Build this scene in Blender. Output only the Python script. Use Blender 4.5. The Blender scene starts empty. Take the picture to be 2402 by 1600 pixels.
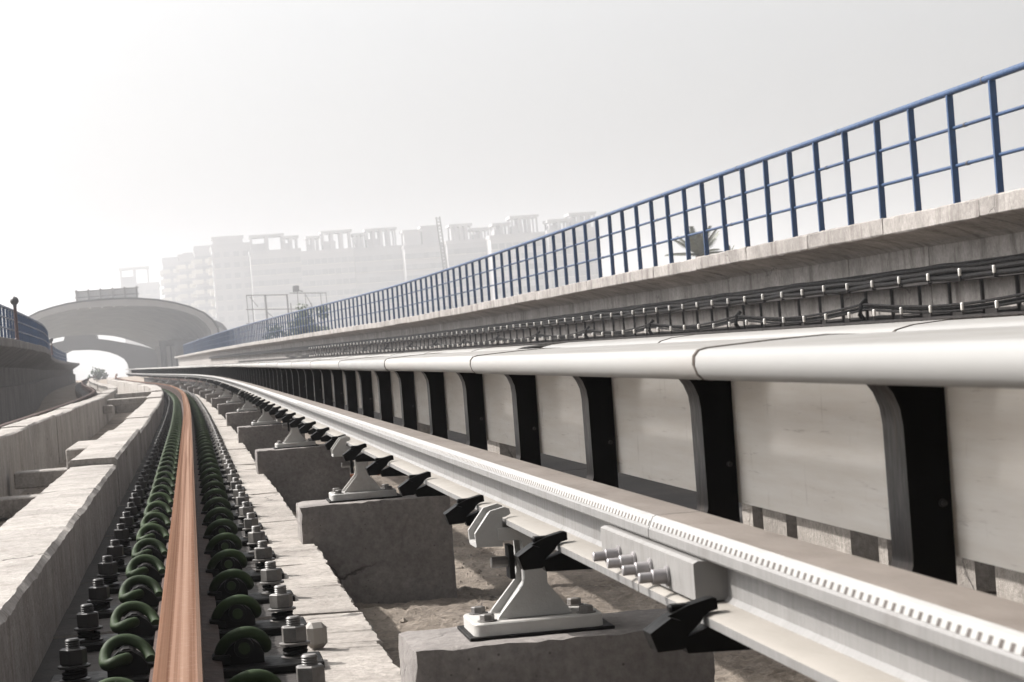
import bpy, bmesh, math, random
from mathutils import Vector, Matrix

S = bpy.context.scene
COL = S.collection
rnd = random.Random(7)

# ------------------------------------------------------------------ camera
F_PX, W_PX, H_PX = 5671.0, 2402.0, 1600.0
CAM = Vector((0.0, 0.0, 0.426))
YAW, PITCH, ROLL = math.atan(757 / 5671.0), 0.0002, math.atan(0.075)
fwd = Vector((math.sin(YAW), math.cos(YAW), PITCH)).normalized()
r0 = Vector((math.cos(YAW), -math.sin(YAW), 0))
u0 = r0.cross(fwd).normalized()
cright = r0 * math.cos(ROLL) - u0 * math.sin(ROLL)
cup = u0 * math.cos(ROLL) + r0 * math.sin(ROLL)
cam = bpy.data.cameras.new('camera')
camo = bpy.data.objects.new('camera', cam)
COL.objects.link(camo)
m = Matrix.Identity(4)
for i in range(3):
    m[i][0], m[i][1], m[i][2], m[i][3] = cright[i], cup[i], -fwd[i], CAM[i]
camo.matrix_world = m
cam.sensor_width = 36.0
cam.lens = F_PX / W_PX * 36.0
cam.clip_start, cam.clip_end = 0.05, 6000
cam.dof.use_dof = True
cam.dof.focus_distance = 6.0
cam.dof.aperture_fstop = 28.0
S.camera = camo

# ------------------------------------------------------------------ sky, sun, exposure
SUN = Vector((-1.0, 0.62, 1.12)).normalized()
w = bpy.data.worlds.new('World'); S.world = w; w.use_nodes = True
nt = w.node_tree
sky = nt.nodes.new('ShaderNodeTexSky'); sky.sky_type = 'NISHITA'; sky.sun_disc = False
sky.sun_elevation = math.asin(SUN.z)
sky.sun_rotation = math.atan2(SUN.x, SUN.y)
sky.air_density, sky.dust_density, sky.ozone_density = 1.0, 7.0, 1.0
hs = nt.nodes.new('ShaderNodeHueSaturation'); hs.inputs['Saturation'].default_value = 0.12
bg = nt.nodes['Background']; bg.inputs['Strength'].default_value = 0.148
nt.links.new(sky.outputs[0], hs.inputs['Color']); nt.links.new(hs.outputs[0], bg.inputs['Color'])
sl = bpy.data.lights.new('sun', 'SUN'); sl.energy = 5.0; sl.angle = math.radians(0.8); sl.color = (1.0, 0.965, 0.925)
so = bpy.data.objects.new('sun', sl); COL.objects.link(so)
so.rotation_euler = SUN.to_track_quat('Z', 'Y').to_euler()
vs = S.view_settings
vs.view_transform = 'Standard'; vs.look = 'None'; vs.gamma = 1.0; vs.use_curve_mapping = False
vs.exposure = 0.70
S.cycles.volume_bounces = 1
S.cycles.max_bounces = 8

# ------------------------------------------------------------------ helpers
def unproj(px, py, D):
    d = fwd * F_PX + cright * (px - W_PX / 2) + cup * (H_PX / 2 - py)
    return CAM + d * (D / d.y)

KN = [(-10, 0), (20, -.008), (36, -.075), (57, -.45), (63.6, -.72), (80, -1.6), (100, -2.6), (118, -3.4),
      (140, -4.2), (166, -5.0), (200, -6.0), (250, -7.3), (300, -8.4), (420, -10)]
def _tang():
    n = len(KN); h = [KN[i+1][0]-KN[i][0] for i in range(n-1)]
    dl = [(KN[i+1][1]-KN[i][1])/h[i] for i in range(n-1)]
    t = [dl[0]]
    for i in range(1, n-1):
        a, b = dl[i-1], dl[i]
        t.append(0 if a*b <= 0 else 3*(h[i-1]+h[i])/((2*h[i]+h[i-1])/a+(h[i]+2*h[i-1])/b))
    t.append(dl[-1]); t[0] = 0
    return t
TG = _tang()
def shift(D):
    for i in range(len(KN)-1):
        if D <= KN[i+1][0] or i == len(KN)-2:
            x0, y0 = KN[i]; x1, y1 = KN[i+1]; h = x1-x0; t = (D-x0)/h
            return ((1+2*t)*(1-t)**2*y0 + t*(1-t)**2*h*TG[i] + t*t*(3-2*t)*y1 + t*t*(t-1)*h*TG[i+1])
def theta(D):
    return math.atan((shift(D+.5)-shift(D-.5)))
def rise(D):
    return 0.0 if D < 60 else .0012*(D-60)
def at(x, D, z):
    a = theta(D)
    return Vector((shift(D)+x*math.cos(a), D-x*math.sin(a), z+rise(D)))

def tag(o, label=None, cat=None, group=None, kind=None):
    if label: o['label'] = label
    if cat: o['category'] = cat
    if group: o['group'] = group
    if kind: o['kind'] = kind
    return o
def empty(name, loc, rz=0.0, **k):
    o = bpy.data.objects.new(name, None); COL.objects.link(o)
    o.location = loc; o.rotation_euler[2] = rz; o.empty_display_size = .1
    return tag(o, **k)
def copy_tree(o, parent=None):
    c = o.copy(); COL.objects.link(c)
    if parent is not None: c.parent = parent
    for ch in KIDS.get(o.name, []):
        KIDS.setdefault(c.name, []).append(copy_tree(ch, c))
    return c
KIDS = {}

ORDW = ['', 'first', 'second', 'third', 'fourth', 'fifth', 'sixth', 'seventh', 'eighth', 'ninth', 'tenth', 'eleventh', 'twelfth']
def nth(n):
    if n <= 12: return ORDW[n]
    s = 'th' if 10 <= n % 100 <= 20 else {1: 'st', 2: 'nd', 3: 'rd'}.get(n % 10, 'th')
    return '%d%s' % (n, s)

class MB:
    def __init__(s): s.v = []; s.f = []; s.mi = []
    def add(s, vs, fs, mi=0):
        b = len(s.v); s.v += [tuple(p) for p in vs]
        for f in fs: s.f.append([i+b for i in f]); s.mi.append(mi)
        return s
    def box(s, x0, x1, y0, y1, z0, z1, c=0.0, mi=0):
        if c <= 0:
            v = [(x, y, z) for x in (x0, x1) for y in (y0, y1) for z in (z0, z1)]
            s.add(v, [(0, 1, 3, 2), (4, 6, 7, 5), (0, 4, 5, 1), (2, 3, 7, 6), (0, 2, 6, 4), (1, 5, 7, 3)], mi)
        else:
            v = []; idx = {}
            for ix, x in enumerate((x0, x1)):
                for iy, y in enumerate((y0, y1)):
                    for iz, z in enumerate((z0, z1)):
                        sx, sy, sz = (c, -c)[ix], (c, -c)[iy], (c, -c)[iz]
                        idx[ix, iy, iz] = len(v)
                        v += [(x, y+sy, z+sz), (x+sx, y, z+sz), (x+sx, y+sy, z)]
            f = []
            I = lambda a, b, d, k: idx[a, b, d]+k
            for a in (0, 1):
                f.append([I(a, 0, 0, 0), I(a, 1, 0, 0), I(a, 1, 1, 0), I(a, 0, 1, 0)])
                f.append([I(0, a, 0, 1), I(1, a, 0, 1), I(1, a, 1, 1), I(0, a, 1, 1)])
                f.append([I(0, 0, a, 2), I(1, 0, a, 2), I(1, 1, a, 2), I(0, 1, a, 2)])
                for b in (0, 1):
                    f.append([I(a, b, 0, 0), I(a, b, 1, 0), I(a, b, 1, 1), I(a, b, 0, 1)])
                    f.append([I(a, 0, b, 0), I(a, 1, b, 0), I(a, 1, b, 2), I(a, 0, b, 2)])
                    f.append([I(0, a, b, 1), I(1, a, b, 1), I(1, a, b, 2), I(0, a, b, 2)])
                    for d in (0, 1): f.append([I(a, b, d, 0), I(a, b, d, 1), I(a, b, d, 2)])
            s.add(v, f, mi)
        return s
    def prism(s, prof, y0, y1, mi=0):            # polygon in x,z extruded along y
        n = len(prof)
        v = [(x, y0, z) for x, z in prof]+[(x, y1, z) for x, z in prof]
        f = [list(range(n)), list(range(2*n-1, n-1, -1))]+[(i, (i+1) % n, n+(i+1) % n, n+i) for i in range(n)]
        return s.add(v, f, mi)
    def tube(s, pts, r, n=8, cap=True, mi=0):
        pts = [Vector(p) for p in pts]; rings = []
        up = Vector((.13, .21, .97))
        for i, p in enumerate(pts):
            t = (pts[min(i+1, len(pts)-1)]-pts[max(i-1, 0)]).normalized()
            a = t.cross(up)
            if a.length < .05: a = t.cross(Vector((1, 0, 0)))
            a.normalize(); b = t.cross(a)
            rr = r[i] if isinstance(r, (list, tuple)) else r
            rings.append([p+(a*math.cos(k*2*math.pi/n)+b*math.sin(k*2*math.pi/n))*rr for k in range(n)])
        v = [q for ring in rings for q in ring]
        f = [(i*n+k, i*n+(k+1) % n, (i+1)*n+(k+1) % n, (i+1)*n+k) for i in range(len(pts)-1) for k in range(n)]
        if cap: f += [list(range(n))[::-1], list(range((len(pts)-1)*n, len(pts)*n))]
        return s.add(v, f, mi)
    def lathe(s, c, axis, prof, n=12, rot=0.0, mi=0):   # prof: (radius, distance along axis)
        c = Vector(c); ax = Vector(axis).normalized()
        a = ax.orthogonal().normalized(); b = ax.cross(a)
        v = []
        for r, h in prof:
            for k in range(n):
                t = rot+k*2*math.pi/n
                v.append(c+ax*h+(a*math.cos(t)+b*math.sin(t))*r)
        m_ = len(prof)
        f = [(i*n+k, i*n+(k+1) % n, (i+1)*n+(k+1) % n, (i+1)*n+k) for i in range(m_-1) for k in range(n)]
        f += [list(range(n))[::-1], list(range((m_-1)*n, m_*n))]
        return s.add(v, f, mi)
    def sweep(s, prof, ds, cap=True, jit=None, mi=0, mis=None):  # closed profile (x,z) along the track
        n = len(prof); v = []; w_ = [[0, 0] for _ in prof]
        for D in ds:
            for k, (x, z) in enumerate(prof):
                jx = jz = 0.0
                if jit and jit[k]:
                    w_[k] = [.72*w_[k][0]+rnd.uniform(-1, 1)*.55, .72*w_[k][1]+rnd.uniform(-1, 1)*.55]
                    jx, jz = w_[k][0]*jit[k], w_[k][1]*jit[k]
                    if rnd.random() < .02: jz -= jit[k]*2
                v.append(at(x+jx, D, z+jz))
        b = len(s.v); s.v += [tuple(p) for p in v]
        for i in range(len(ds)-1):
            for k in range(n):
                s.f.append([b+i*n+k, b+i*n+(k+1) % n, b+(i+1)*n+(k+1) % n, b+(i+1)*n+k])
                s.mi.append(mis[k] if mis else mi)
        if cap:
            s.f.append([b+k for k in range(n)][::-1]); s.mi.append(mi)
            s.f.append([b+(len(ds)-1)*n+k for k in range(n)]); s.mi.append(mi)
        return s
    def mesh(s, name, mats, smooth=None):
        me = bpy.data.meshes.new(name)
        me.from_pydata(s.v, [], s.f)
        if not isinstance(mats, (list, tuple)): mats = [mats]
        for mm in mats: me.materials.append(mm)
        if len(mats) > 1: me.polygons.foreach_set('material_index', s.mi)
        bm = bmesh.new(); bm.from_mesh(me); bmesh.ops.recalc_face_normals(bm, faces=bm.faces); bm.to_mesh(me); bm.free()
        if smooth:
            me.polygons.foreach_set('use_smooth', [True]*len(me.polygons))
            me.set_sharp_from_angle(angle=smooth)
        me.update()
        return me
    def build(s, name, mats, parent=None, smooth=None, **k):
        return link(name, s.mesh(name, mats, smooth), parent, **k)
def link(name, me, parent=None, loc=None, rz=0.0, **k):
    o = bpy.data.objects.new(name, me); COL.objects.link(o)
    if loc is not None: o.location = loc
    o.rotation_euler[2] = rz
    if parent is not None:
        o.parent = parent; KIDS.setdefault(parent.name, []).append(o)
    return tag(o, **k)
def drange(a, b, st):
    n = max(1, int(round((b-a)/st)))
    return [a+(b-a)*i/n for i in range(n+1)]
def grow(a, b):     # steps that lengthen with distance
    out = [a]
    while out[-1] < b-1e-6:
        st = max(.35, out[-1]*.03)
        out.append(min(b, out[-1]+st))
    return out

# ------------------------------------------------------------------ materials
def newmat(name):
    mt = bpy.data.materials.new(name); mt.use_nodes = True
    n = mt.node_tree.nodes; l = mt.node_tree.links
    return mt, n, l, n['Principled BSDF']
def coords(n, l, scale=(1, 1, 1), rand=True):
    tc = n.new('ShaderNodeTexCoord'); mp = n.new('ShaderNodeMapping'); mp.inputs['Scale'].default_value = scale
    if rand:
        oi = n.new('ShaderNodeObjectInfo'); ml = n.new('ShaderNodeMath'); ml.operation = 'MULTIPLY'; ml.inputs[1].default_value = 37.0
        l.new(oi.outputs['Random'], ml.inputs[0]); ad = n.new('ShaderNodeVectorMath'); ad.operation = 'ADD'
        l.new(tc.outputs['Object'], ad.inputs[0]); l.new(ml.outputs[0], ad.inputs[1]); l.new(ad.outputs[0], mp.inputs['Vector'])
    else:
        l.new(tc.outputs['Object'], mp.inputs['Vector'])
    return mp.outputs[0]
def noise(n, l, vec, sc, det=5, rough=.6):
    t = n.new('ShaderNodeTexNoise'); t.inputs['Scale'].default_value = sc; t.inputs['Detail'].default_value = det
    t.inputs['Roughness'].default_value = rough; l.new(vec, t.inputs['Vector']); return t.outputs['Fac']
def ramp(n, l, fac, a, b, ca=(0, 0, 0, 1), cb=(1, 1, 1, 1)):
    r = n.new('ShaderNodeValToRGB'); e = r.color_ramp.elements
    e[0].position, e[1].position = a, b; e[0].color, e[1].color = ca, cb
    l.new(fac, r.inputs['Fac']); return r.outputs['Color']
def mix(n, l, fac, a, b, mode='MIX'):
    x = n.new('ShaderNodeMix'); x.data_type = 'RGBA'; x.blend_type = mode
    for sock, val in ((x.inputs['Factor'], fac), (x.inputs['A'], a), (x.inputs['B'], b)):
        if isinstance(val, (int, float)): sock.default_value = val
        elif isinstance(val, (tuple, list)): sock.default_value = (*val[:3], 1)
        else: l.new(val, sock)
    return x.outputs['Result']
def bump(n, l, h, dist, st=1.0, prev=None):
    b = n.new('ShaderNodeBump'); b.inputs['Distance'].default_value = dist; b.inputs['Strength'].default_value = st
    l.new(h, b.inputs['Height'])
    if prev: l.new(prev, b.inputs['Normal'])
    return b.outputs['Normal']

def concrete(name, c1, c2, stain=(.10, .075, .06), st_amt=.5, st_lo=.56, fine=55, bmp=.004, streak=(7, 7, .7), rough=.92):
    mt, n, l, p = newmat(name)
    v = coords(n, l)
    big = noise(n, l, v, 1.6, 7, .62)
    col = mix(n, l, ramp(n, l, big, .35, .68), c1, c2)
    fn = noise(n, l, v, fine, 6, .7)
    col = mix(n, l, .9, col, ramp(n, l, fn, .28, .72, (.62, .61, .60, 1), (1.22, 1.21, 1.19, 1)), 'MULTIPLY')
    md = noise(n, l, v, 7, 6, .7)
    col = mix(n, l, .8, col, ramp(n, l, md, .3, .7, (.74, .72, .71, 1), (1.14, 1.14, 1.13, 1)), 'MULTIPLY')
    sv = coords(n, l, streak)
    sn = noise(n, l, sv, 2.0, 6, .65)
    sf = ramp(n, l, sn, st_lo, st_lo+.22, (0, 0, 0, 1), (st_amt,)*3+(1,))
    col = mix(n, l, sf, col, stain)
    vo = n.new('ShaderNodeTexVoronoi'); vo.inputs['Scale'].default_value = 52; l.new(v, vo.inputs['Vector'])
    pores = ramp(n, l, vo.outputs['Distance'], .05, .16, (.25, .24, .23, 1), (1, 1, 1, 1))
    gate = ramp(n, l, noise(n, l, v, 9, 3), .45, .58)
    col = mix(n, l, mix(n, l, gate, (0, 0, 0), (.85, .85, .85)), col, mix(n, l, 1.0, col, pores, 'MULTIPLY'))
    wv = n.new('ShaderNodeVectorMath'); wv.operation = 'ADD'
    wn = n.new('ShaderNodeTexNoise'); wn.inputs['Scale'].default_value = 3.0; wn.inputs['Detail'].default_value = 6; l.new(v, wn.inputs['Vector'])
    wm = n.new('ShaderNodeVectorMath'); wm.operation = 'SCALE'; wm.inputs['Scale'].default_value = .45; l.new(wn.outputs['Color'], wm.inputs[0])
    l.new(v, wv.inputs[0]); l.new(wm.outputs[0], wv.inputs[1])
    ck = n.new('ShaderNodeTexVoronoi'); ck.feature = 'DISTANCE_TO_EDGE'; ck.inputs['Scale'].default_value = 1.7; l.new(wv.outputs[0], ck.inputs['Vector'])
    cf = ramp(n, l, ck.outputs['Distance'], .003, .011, (.85, .85, .85, 1), (0, 0, 0, 1))
    cg = ramp(n, l, noise(n, l, v, 1.3, 3), .50, .60)
    crk = mix(n, l, 1.0, cf, cg, 'MULTIPLY')
    col = mix(n, l, crk, col, (.035, .028, .025))
    l.new(col, p.inputs['Base Color']); p.inputs['Roughness'].default_value = rough
    nn = bump(n, l, noise(n, l, v, 14, 8, .7), bmp*2.5, .7)
    nn = bump(n, l, fn, bmp, .8, nn)
    nn = bump(n, l, mix(n, l, 1.0, (1, 1, 1), crk, 'SUBTRACT'), .006, .6, nn)
    l.new(nn, p.inputs['Normal'])
    return mt
def paint(name, c, rough=.5, metal=0.0, spec=.5, var=.12, sc=9, dirt=None, dirt_amt=0, dirt_lo=.55, bmp=0.0, stretch=(1, 1, 1)):
    mt, n, l, p = newmat(name)
    v = coords(n, l, stretch)
    a = tuple(x*(1-var) for x in c); b = tuple(min(1, x*(1+var)) for x in c)
    nz = noise(n, l, v, sc, 6, .65)
    col = mix(n, l, ramp(n, l, nz, .3, .7), a, b)
    if dirt:
        dn = noise(n, l, v, sc*.45, 7, .7)
        col = mix(n, l, ramp(n, l, dn, dirt_lo, dirt_lo+.2, (0, 0, 0, 1), (dirt_amt,)*3+(1,)), col, dirt)
    oi2 = n.new('ShaderNodeObjectInfo')
    col = mix(n, l, 1.0, col, ramp(n, l, oi2.outputs['Random'], 0, 1, (.82, .82, .82, 1), (1.12, 1.1, 1.08, 1)), 'MULTIPLY')
    l.new(col, p.inputs['Base Color'])
    l.new(ramp(n, l, noise(n, l, v, sc*3, 4), .3, .7, (max(.05, rough-.1),)*3+(1,), (min(1, rough+.12),)*3+(1,)), p.inputs['Roughness'])
    p.inputs['Metallic'].default_value = metal; p.inputs['Specular IOR Level'].default_value = spec
    if bmp: l.new(bump(n, l, noise(n, l, v, sc*8, 5, .7), bmp, .6), p.inputs['Normal'])
    return mt

M = {}
M['guard'] = concrete('guard_concrete', bmp=.007, c1=(.235, .218, .203), c2=(.355, .333, .312), st_amt=.62, st_lo=.53)
M['plinth'] = concrete('plinth_concrete', (.225, .206, .188), (.35, .323, .297), stain=(.085, .064, .052), st_amt=.55, st_lo=.55, bmp=.006)
M['pedestal'] = concrete('pedestal_concrete', (.13, .118, .113), (.235, .217, .204), stain=(.05, .04, .037), st_amt=.45, st_lo=.55)
M['deck'] = concrete('deck_concrete', (.20, .165, .135), (.38, .325, .27), stain=(.075, .055, .045), st_amt=.6, st_lo=.52, streak=(2, 2, 2), bmp=.03)
M['parapet'] = concrete('parapet_concrete', (.175, .162, .153), (.30, .282, .268), stain=(.05, .036, .03), st_amt=.9, st_lo=.51, streak=(2.4, 2.4, .45), fine=30)
M['parapet_shade'] = concrete('shade_dark_parapet_concrete', (.085, .075, .07), (.17, .155, .145), stain=(.04, .032, .03), st_amt=.7, st_lo=.5, streak=(3, 3, .5), fine=30)  # darker copy of the parapet concrete; the left wall's shade is in its colour
M['grime_shade'] = concrete('greasy_shaded_trackbed', (.014, .0115, .010), (.04, .033, .029), stain=(.008, .007, .006), st_amt=.6, st_lo=.5)  # grease plus the shade of trough and covers, put into one dark colour
M['rubble'] = concrete('rubble_stone', (.14, .115, .095), (.32, .28, .235), st_amt=.3)

def rail_top(name, k, gl):
    mt, n, l, p = newmat(name)
    K = lambda c: tuple(x*y for x, y in zip(c, k))
    v = coords(n, l, (1, 1, 1), False)
    sv = coords(n, l, (110, .12, 1), False)
    a = noise(n, l, sv, 1.0, 4, .6)
    col = mix(n, l, ramp(n, l, a, .40, .60), K((.092, .042, .022)), K((.178, .100, .064)))
    c2 = noise(n, l, v, 60, 7, .75)
    col = mix(n, l, ramp(n, l, c2, .52, .72, (0, 0, 0, 1), (.5, .5, .5, 1)), col, K((.215, .150, .115)))
    tv = coords(n, l, (4, 60, 1), False)
    c3 = noise(n, l, tv, 1.2, 5, .6)
    col = mix(n, l, ramp(n, l, c3, .58, .8, (0, 0, 0, 1), (.35, .35, .35, 1)), col, (.13, .06, .038))
    l.new(col, p.inputs['Base Color']); p.inputs['Roughness'].default_value = min(1, gl+.25); p.inputs['Metallic'].default_value = 0; p.inputs['Specular IOR Level'].default_value = .04
    l.new(bump(n, l, c2, .001, .5), p.inputs['Normal'])
    return mt
M['rail_top'] = rail_top('rail_rust_top', (.96, 1.0, 1.08), .6)
M['rail_edge'] = rail_top('rail_rust_edge', (.64, .62, .62), .75)
M['rail_worn'] = rail_top('rail_worn_band', (1.22, 1.36, 1.52), .5)
M['rail_side'] = paint('rail_rust_side', (.05, .030, .024), .8, spec=.2, var=.35, sc=14, bmp=.002)
M['green'] = paint('green_clip_paint', (.021, .036, .012), .65, spec=.15, var=.3, sc=20, dirt=(.035, .036, .024), dirt_amt=.6)
M['iron'] = paint('black_cast_iron', (.005, .0045, .0042), .6, spec=.1, var=.4, sc=18, dirt=(.03, .023, .018), dirt_amt=.5)
M['nut'] = paint('galvanised_nut', (.115, .107, .10), .5, .1, var=.4, sc=25, dirt=(.05, .036, .028), dirt_amt=.7)
M['iron2'] = paint('dark_shade_steel', (.024, .022, .021), .5, spec=.25, var=.35, sc=25, dirt=(.02, .016, .014), dirt_amt=.7)  # dark steel; on the left bolts it carries the guard wall's shade
M['bolt'] = paint('bright_bolt', (.26, .25, .255), .4, .3, var=.25, sc=30)
M['alu'] = paint('aluminium_rail', (.155, .151, .147), .55, .03, var=.10, sc=6, dirt=(.085, .075, .068), dirt_amt=.6, dirt_lo=.53, stretch=(2, 5, 1.0))
M['foot_dust'] = paint('dusty_rail_foot', (.215, .198, .176), .6, 0, var=.08, sc=6, stretch=(2, .5, 1))
M['alu_top'] = paint('dusty_contact_face', (.150, .129, .113), .55, .0, var=.12, sc=6, dirt=(.09, .072, .06), dirt_amt=.6, stretch=(2, .5, 1))
M['crimp'] = paint('bright_crimp_edge', (.265, .26, .252), .45, .0, var=.08, sc=8, stretch=(2, .5, 1))
M['slot'] = paint('dark_slot', (.055, .044, .038), .8)
M['casting'] = paint('white_casting', (.32, .313, .30), .5, var=.10, sc=12, dirt=(.14, .105, .08), dirt_amt=.55, dirt_lo=.55, bmp=.0025)
M['black'] = paint('black_bracket', (.0018, .0016, .0016), .5, spec=.07, var=.3, sc=16)
M['black_worn'] = paint('worn_black_flange', (.013, .010, .009), .5, spec=.3, var=.5, sc=14, dirt=(.085, .065, .05), dirt_amt=.7, dirt_lo=.52, stretch=(3, 3, .6))
M['cover'] = paint('white_cover', (.262, .259, .253), .5, spec=.08, var=.03, sc=3, dirt=(.225, .205, .185), dirt_amt=.55, dirt_lo=.50, stretch=(2, .3, 4))
def shade_top(mt, top_tone, lo, hi, amt):  # mixes a mottled darker tone into upward faces
    n, l = mt.node_tree.nodes, mt.node_tree.links; p = n['Principled BSDF']
    src = p.inputs['Base Color'].links[0].from_socket
    ge = n.new('ShaderNodeNewGeometry'); sx = n.new('ShaderNodeSeparateXYZ'); l.new(ge.outputs['Normal'], sx.inputs[0])
    f = ramp(n, l, sx.outputs['Z'], lo, hi, (0, 0, 0, 1), (amt,)*3+(1,))
    v = coords(n, l, (3, .5, 1)); nz = ramp(n, l, noise(n, l, v, 5, 7, .7), .3, .65, (.55, .55, .55, 1), (1, 1, 1, 1))
    l.new(mix(n, l, mix(n, l, 1.0, f, nz, 'MULTIPLY'), src, top_tone), p.inputs['Base Color'])
shade_top(M['cover'], (.175, .165, .152), .93, .995, .9)  # duller sunlight on the cover tops is painted into their colour
M['blue'] = paint('blue_railing_paint', (.022, .052, .120), .45, spec=.25, var=.15, sc=10)
M['cable'] = paint('black_cable', (.005, .0043, .0043), .6, spec=.06, var=.3)
M['joint'] = paint('dark_joint_sealant', (.05, .04, .034), .8, spec=.1)
M['cap'] = paint('white_hook_cap', (.78, .77, .74), .5)
M['hanger'] = paint('grey_hanger', (.022, .019, .018), .7, spec=.15, var=.3)
M['red'] = paint('dark_red_paint', (.05, .012, .014), .5)
M['lampblack'] = paint('dark_lamp', (.03, .028, .03), .4)
M['rustbar'] = paint('rusty_bar', (.36, .13, .065), .8, var=.3)
M['station'] = paint('station_shell', (.028, .025, .027), .7, var=.1, sc=.2)
M['station_rim'] = paint('station_rim', (.24, .23, .235), .6, var=.06, sc=.3)
M['station_dark'] = paint('station_roof_edge', (.03, .03, .032), .7)
M['glass'] = paint('skylight_glass', (.5, .5, .5), .3)
M['bldg'] = paint('apartment_render', (.30, .29, .295), .9, var=.06, sc=.05)
M['bldg2'] = paint('apartment_cream', (.42, .40, .355), .9, var=.06, sc=.05)
M['window'] = paint('apartment_window', (.20, .20, .21), .6)
M['steel'] = paint('scaffold_steel', (.12, .11, .11), .7)
M['leaf'] = paint('leaf_green', (.045, .075, .028), .6, var=.4, sc=3)
M['palm'] = paint('palm_frond', (.12, .125, .095), .6, var=.4, sc=3)
M['trunk'] = paint('trunk_bark', (.14, .11, .085), .9, var=.3, sc=6)
M['ground'] = paint('ground_earth', (.20, .18, .14), .95, var=.3, sc=.02)
def panel_mat():
    mt, n, l, p = newmat('cover_back_panel')
    v = coords(n, l, (1, .5, 9)); v2 = coords(n, l, (1, 9, 2))
    col = mix(n, l, ramp(n, l, noise(n, l, v, 6, 7, .7), .3, .7), (.80, .755, .70), (.90, .875, .84))
    col = mix(n, l, ramp(n, l, noise(n, l, v, 14, 6, .75), .60, .74, (0, 0, 0, 1), (.55, .55, .55, 1)), col, (.22, .17, .14))
    col = mix(n, l, ramp(n, l, noise(n, l, v2, 5, 5, .6), .62, .8, (0, 0, 0, 1), (.4, .4, .4, 1)), col, (.30, .24, .2))
    l.new(col, p.inputs['Base Color']); p.inputs['Roughness'].default_value = .12
    tr = n.new('ShaderNodeBsdfTranslucent'); l.new(col, tr.inputs['Color'])
    ms = n.new('ShaderNodeMixShader'); ms.inputs[0].default_value = .32
    l.new(p.outputs[0], ms.inputs[1]); l.new(tr.outputs[0], ms.inputs[2])
    l.new(ms.outputs[0], n['Material Output'].inputs['Surface'])
    return mt
M['panel'] = panel_mat()

# ------------------------------------------------------------------ ground and viaduct deck
RAIL = -.048                     # running rail nearest the camera
RAILS = [RAIL, RAIL-1.748, 1.834-RAIL, 1.834-RAIL+1.748]
DECK = -.398
DS_FAR = grow(.4, 236)
MB().add([(-700, -300, -11), (900, -300, -11), (900, 1700, -11), (-700, 1700, -11)], [(0, 1, 2, 3)]).build('ground', M['ground'], kind='structure')
MB().sweep([(-4.6, DECK), (6.3, DECK), (6.3, -1.9), (3.0, -3.6), (-1.2, -3.6), (-4.6, -1.9)], DS_FAR).build('viaduct_deck', M['deck'], kind='structure')

# ------------------------------------------------------------------ rail plinths with guard walls
def guard_profile(r, sgn, inner):   # sgn +1: guard wall to the left of the rail (gauge side), mirrored else
    pass
def mirror(prof, c): return [(2*c-x, z) for x, z in prof]
GJ = [.6, 3.95, 7.4, 11.1, 16.2, 20.8, 25.2, 29.4, 33.7, 38, 43, 47, 51, 56, 61, 67, 73, 80, 88, 96, 105, 115, 126, 138]
LJ = [9.5, 14.4, 19, 23, 27, 31, 35, 39, 43.5, 48, 53, 58, 64, 70, 77, 85, 94, 104, 115, 127, 140]
def guard_wall(label, x0, x1, joints, ztop):
    root = empty('guard_wall', at((x0+x1)/2, joints[0], DECK), label=label, cat='concrete wall')
    root.location = (0, 0, 0)
    for i in range(len(joints)-1):
        a, b = joints[i], joints[i+1]
        dz = rnd.uniform(-.012, .012); dx = rnd.uniform(-.008, .008)*(1 if x0 > -1 else 2.2)
        if abs(a-11.1) < .1 and x0 > -1: dz = .018
        if abs(a-7.4) < .1 and x0 > -1: dz = -.012
        st = .045 if a < 12 else (.12 if a < 35 else .8)
        j = .0028 if a < 35 else .006
        if x0 < -1: j = .005
        prof = [(x0+dx, DECK-.03), (x0+dx, -.2), (x0+dx+.002, ztop+dz-.012), (x0+dx+.014, ztop+dz),
                ((x0+x1)/2, ztop+dz+.002), (x1+dx-.014, ztop+dz), (x1+dx-.001, ztop+dz-.012), (x1+dx, -.18), (x1+dx, DECK-.03)]
        MB().sweep(prof, drange(a+(.006 if x0 > -1 else .016), b-(.006 if x0 > -1 else .016), st), jit=[0, 0, j, j, j*.4, j, j, j*.5, 0]).build('wall_block', M['guard'], root, smooth=.5)
    return root
guard_wall('rough concrete guard wall beside the rusty rail, nearest the camera', RAIL-.527, RAIL-.307, GJ, .02)
guard_wall('jointed concrete guard wall beside the dark left rail', RAIL-1.748+.307, RAIL-1.748+.527, LJ, .052)

def plinth(label, r, d0, d1, near):
    root = empty('rail_plinth', (0, 0, 0), label=label, cat='plinth')
    ln = .62 if near else 2.4
    a = d0
    while a < d1:
        L = ln if a < 14 and near else (1.3 if a < 40 and near else 6.0)
        b = min(d1, a+L*rnd.uniform(.8, 1.25))
        st = .022 if near and a < 9 else (.06 if near and a < 20 else .8)
        dz = rnd.uniform(-.004, .002)
        e = .405+rnd.uniform(-.006, .004)
        prof = [(r-.307, DECK-.02), (r-.307, -.172+dz), (r+.205, -.171+dz), (r+.27, -.171+dz), (r+e-.006, -.173+dz), (r+e, -.182+dz), (r+e+.002, -.24), (r+e+.004, DECK-.02)]
        j = .005 if near and a < 9 else .007
        MB().sweep(prof, drange(a, b-(.004 if near else .01), st), jit=[0, 0, .006, .0012, j, j, j*.6, 0], mis=[0, 1, 0, 0, 0, 0, 0, 0]).build('plinth_slab', [M['plinth'], M['grime_shade']], root)  # top strip under the rail takes the grease-and-shade colour
        a = b
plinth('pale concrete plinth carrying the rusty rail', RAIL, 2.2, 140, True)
plinth('concrete plinth under the dark left rail', RAIL-1.748, 12, 140, False)
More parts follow.
